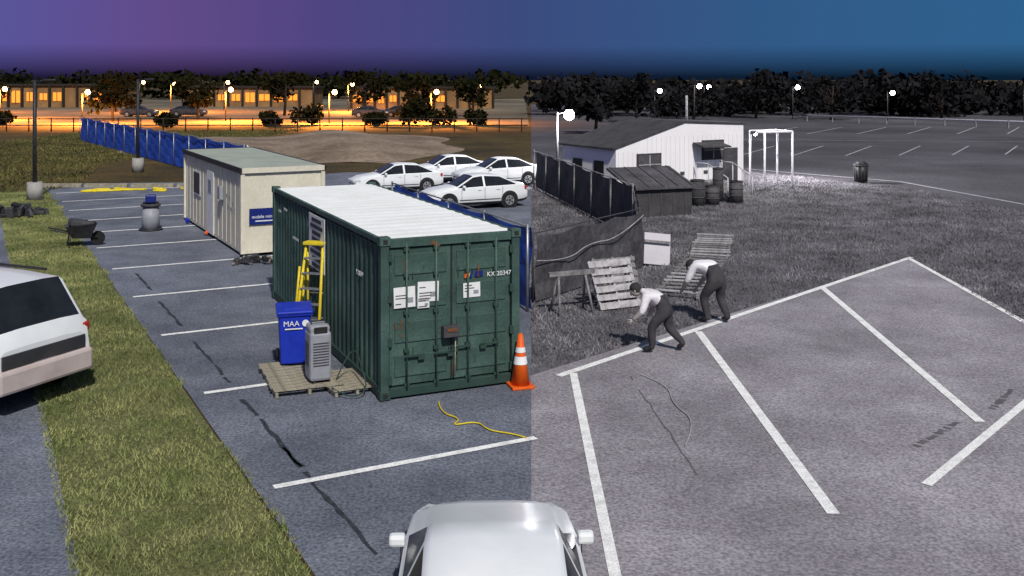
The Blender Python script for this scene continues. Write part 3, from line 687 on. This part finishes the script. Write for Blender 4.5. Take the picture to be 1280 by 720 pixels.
J1=dict(pelvis=(-.12,0,.84),waist=(.03,0,.99),chest=(.27,0,1.07),neck=(.42,0,1.04),skull=(.49,0,.99),head=(.54,0,.95),face=(.6,0,-.8),
 lsh=(.30,.2,1.03),lel=(.42,.25,.76),lwr=(.58,.2,.55),rsh=(.30,-.2,1.03),rel=(.40,-.25,.76),rwr=(.55,-.2,.55),
 lhip=(-.1,.1,.78),lkn=(.14,.14,.47),lan=(.02,.14,.09),ltoe=(.20,.16,.045),rhip=(-.1,-.1,.78),rkn=(-.02,-.15,.45),ran=(-.22,-.15,.09),rtoe=(-.05,-.17,.045))
J2=dict(pelvis=(-.05,0,.80),waist=(.08,0,.95),chest=(.28,0,1.05),neck=(.41,0,1.08),skull=(.47,0,1.09),head=(.53,0,1.09),face=(.8,0,-.6),
 lsh=(.30,.2,1.02),lel=(.36,.28,.77),lwr=(.54,.25,.6),rsh=(.30,-.2,1.02),rel=(.22,-.28,.78),rwr=(.34,-.27,.54),
 lhip=(-.04,.1,.76),lkn=(.22,.13,.47),lan=(.2,.13,.09),ltoe=(.38,.14,.045),rhip=(-.04,-.1,.76),rkn=(-.06,-.13,.42),ran=(-.34,-.13,.14),rtoe=(-.22,-.14,.045))
p1=person((4.22,21.4,.015),math.radians(130),M['shirt'],J1); p1.scale=(1.12,)*3
p2=person((2.84,19.1,.015),math.radians(165),M['shirt2'],J2); p2.scale=(1.02,)*3
# ---------------------------------------------------------------- light
w=bpy.data.worlds.new('World'); sc.world=w; w.use_nodes=True
nt=w.node_tree;N=nt.nodes;Lk=nt.links; bg=N['Background']
sky=N.new('ShaderNodeTexSky'); sky.sky_type='NISHITA'; sky.sun_disc=False; sky.sun_elevation=math.radians(42); sky.sun_rotation=math.radians(160)
tc=N.new('ShaderNodeTexCoord'); sx=N.new('ShaderNodeSeparateXYZ'); Lk.new(tc.outputs['Generated'],sx.inputs[0])
mr=N.new('ShaderNodeMapRange'); mr.inputs[1].default_value=-.46; mr.inputs[2].default_value=.46; Lk.new(sx.outputs['X'],mr.inputs[0])
cr=N.new('ShaderNodeValToRGB'); Lk.new(mr.outputs[0],cr.inputs[0])
E=cr.color_ramp.elements; E[0].position=0;E[0].color=(.10,.09,.33,1);E[1].position=1;E[1].color=(.028,.12,.27,1)
for p,c_ in ((.15,(.12,.07,.25)),(.3,(.08,.06,.22)),(.5,(.045,.07,.21)),(.75,(.032,.10,.24))):
    q=E.new(p); q.color=(*c_,1)
# darker night haze hugging the horizon
hz=N.new('ShaderNodeMapRange'); hz.inputs[1].default_value=.0; hz.inputs[2].default_value=.03; hz.inputs[3].default_value=.12; hz.inputs[4].default_value=1.0; Lk.new(sx.outputs['Z'],hz.inputs[0])
cs=N.new('ShaderNodeVectorMath'); cs.operation='SCALE'; Lk.new(cr.outputs[0],cs.inputs[0]); Lk.new(hz.outputs[0],cs.inputs['Scale'])
m1=N.new('ShaderNodeVectorMath'); m1.operation='SCALE'; m1.inputs['Scale'].default_value=.06; Lk.new(sky.outputs[0],m1.inputs[0])
mz=N.new('ShaderNodeMapRange'); mz.inputs[1].default_value=.1; mz.inputs[2].default_value=.5; Lk.new(sx.outputs['Z'],mz.inputs[0])
mix=N.new('ShaderNodeMix'); mix.data_type='RGBA'; Lk.new(mz.outputs[0],mix.inputs['Factor']); Lk.new(cs.outputs[0],mix.inputs['A']); Lk.new(m1.outputs[0],mix.inputs['B'])
Lk.new(mix.outputs['Result'],bg.inputs['Color']); bg.inputs['Strength'].default_value=1.0
sl=bpy.data.lights.new('sun','SUN'); sl.energy=3.6; sl.angle=math.radians(2); sl.color=(1,.96,.9)
so=bpy.data.objects.new('sun',sl); C.objects.link(so)
d=Vector((.22,-.75,.82)); so.rotation_euler=d.to_track_quat('Z','Y').to_euler()
# ---------------------------------------------------------------- camera
cam=bpy.data.cameras.new('camera'); co=bpy.data.objects.new('camera',cam); C.objects.link(co)
co.location=(0,0,5.14); co.rotation_euler=(math.pi/2,0,0); cam.lens=36; cam.sensor_width=36
cam.shift_y=-(360-96)/1280; cam.clip_end=3000; sc.camera=co
sc.view_settings.view_transform='Standard'; sc.view_settings.look='None'; sc.view_settings.exposure=0
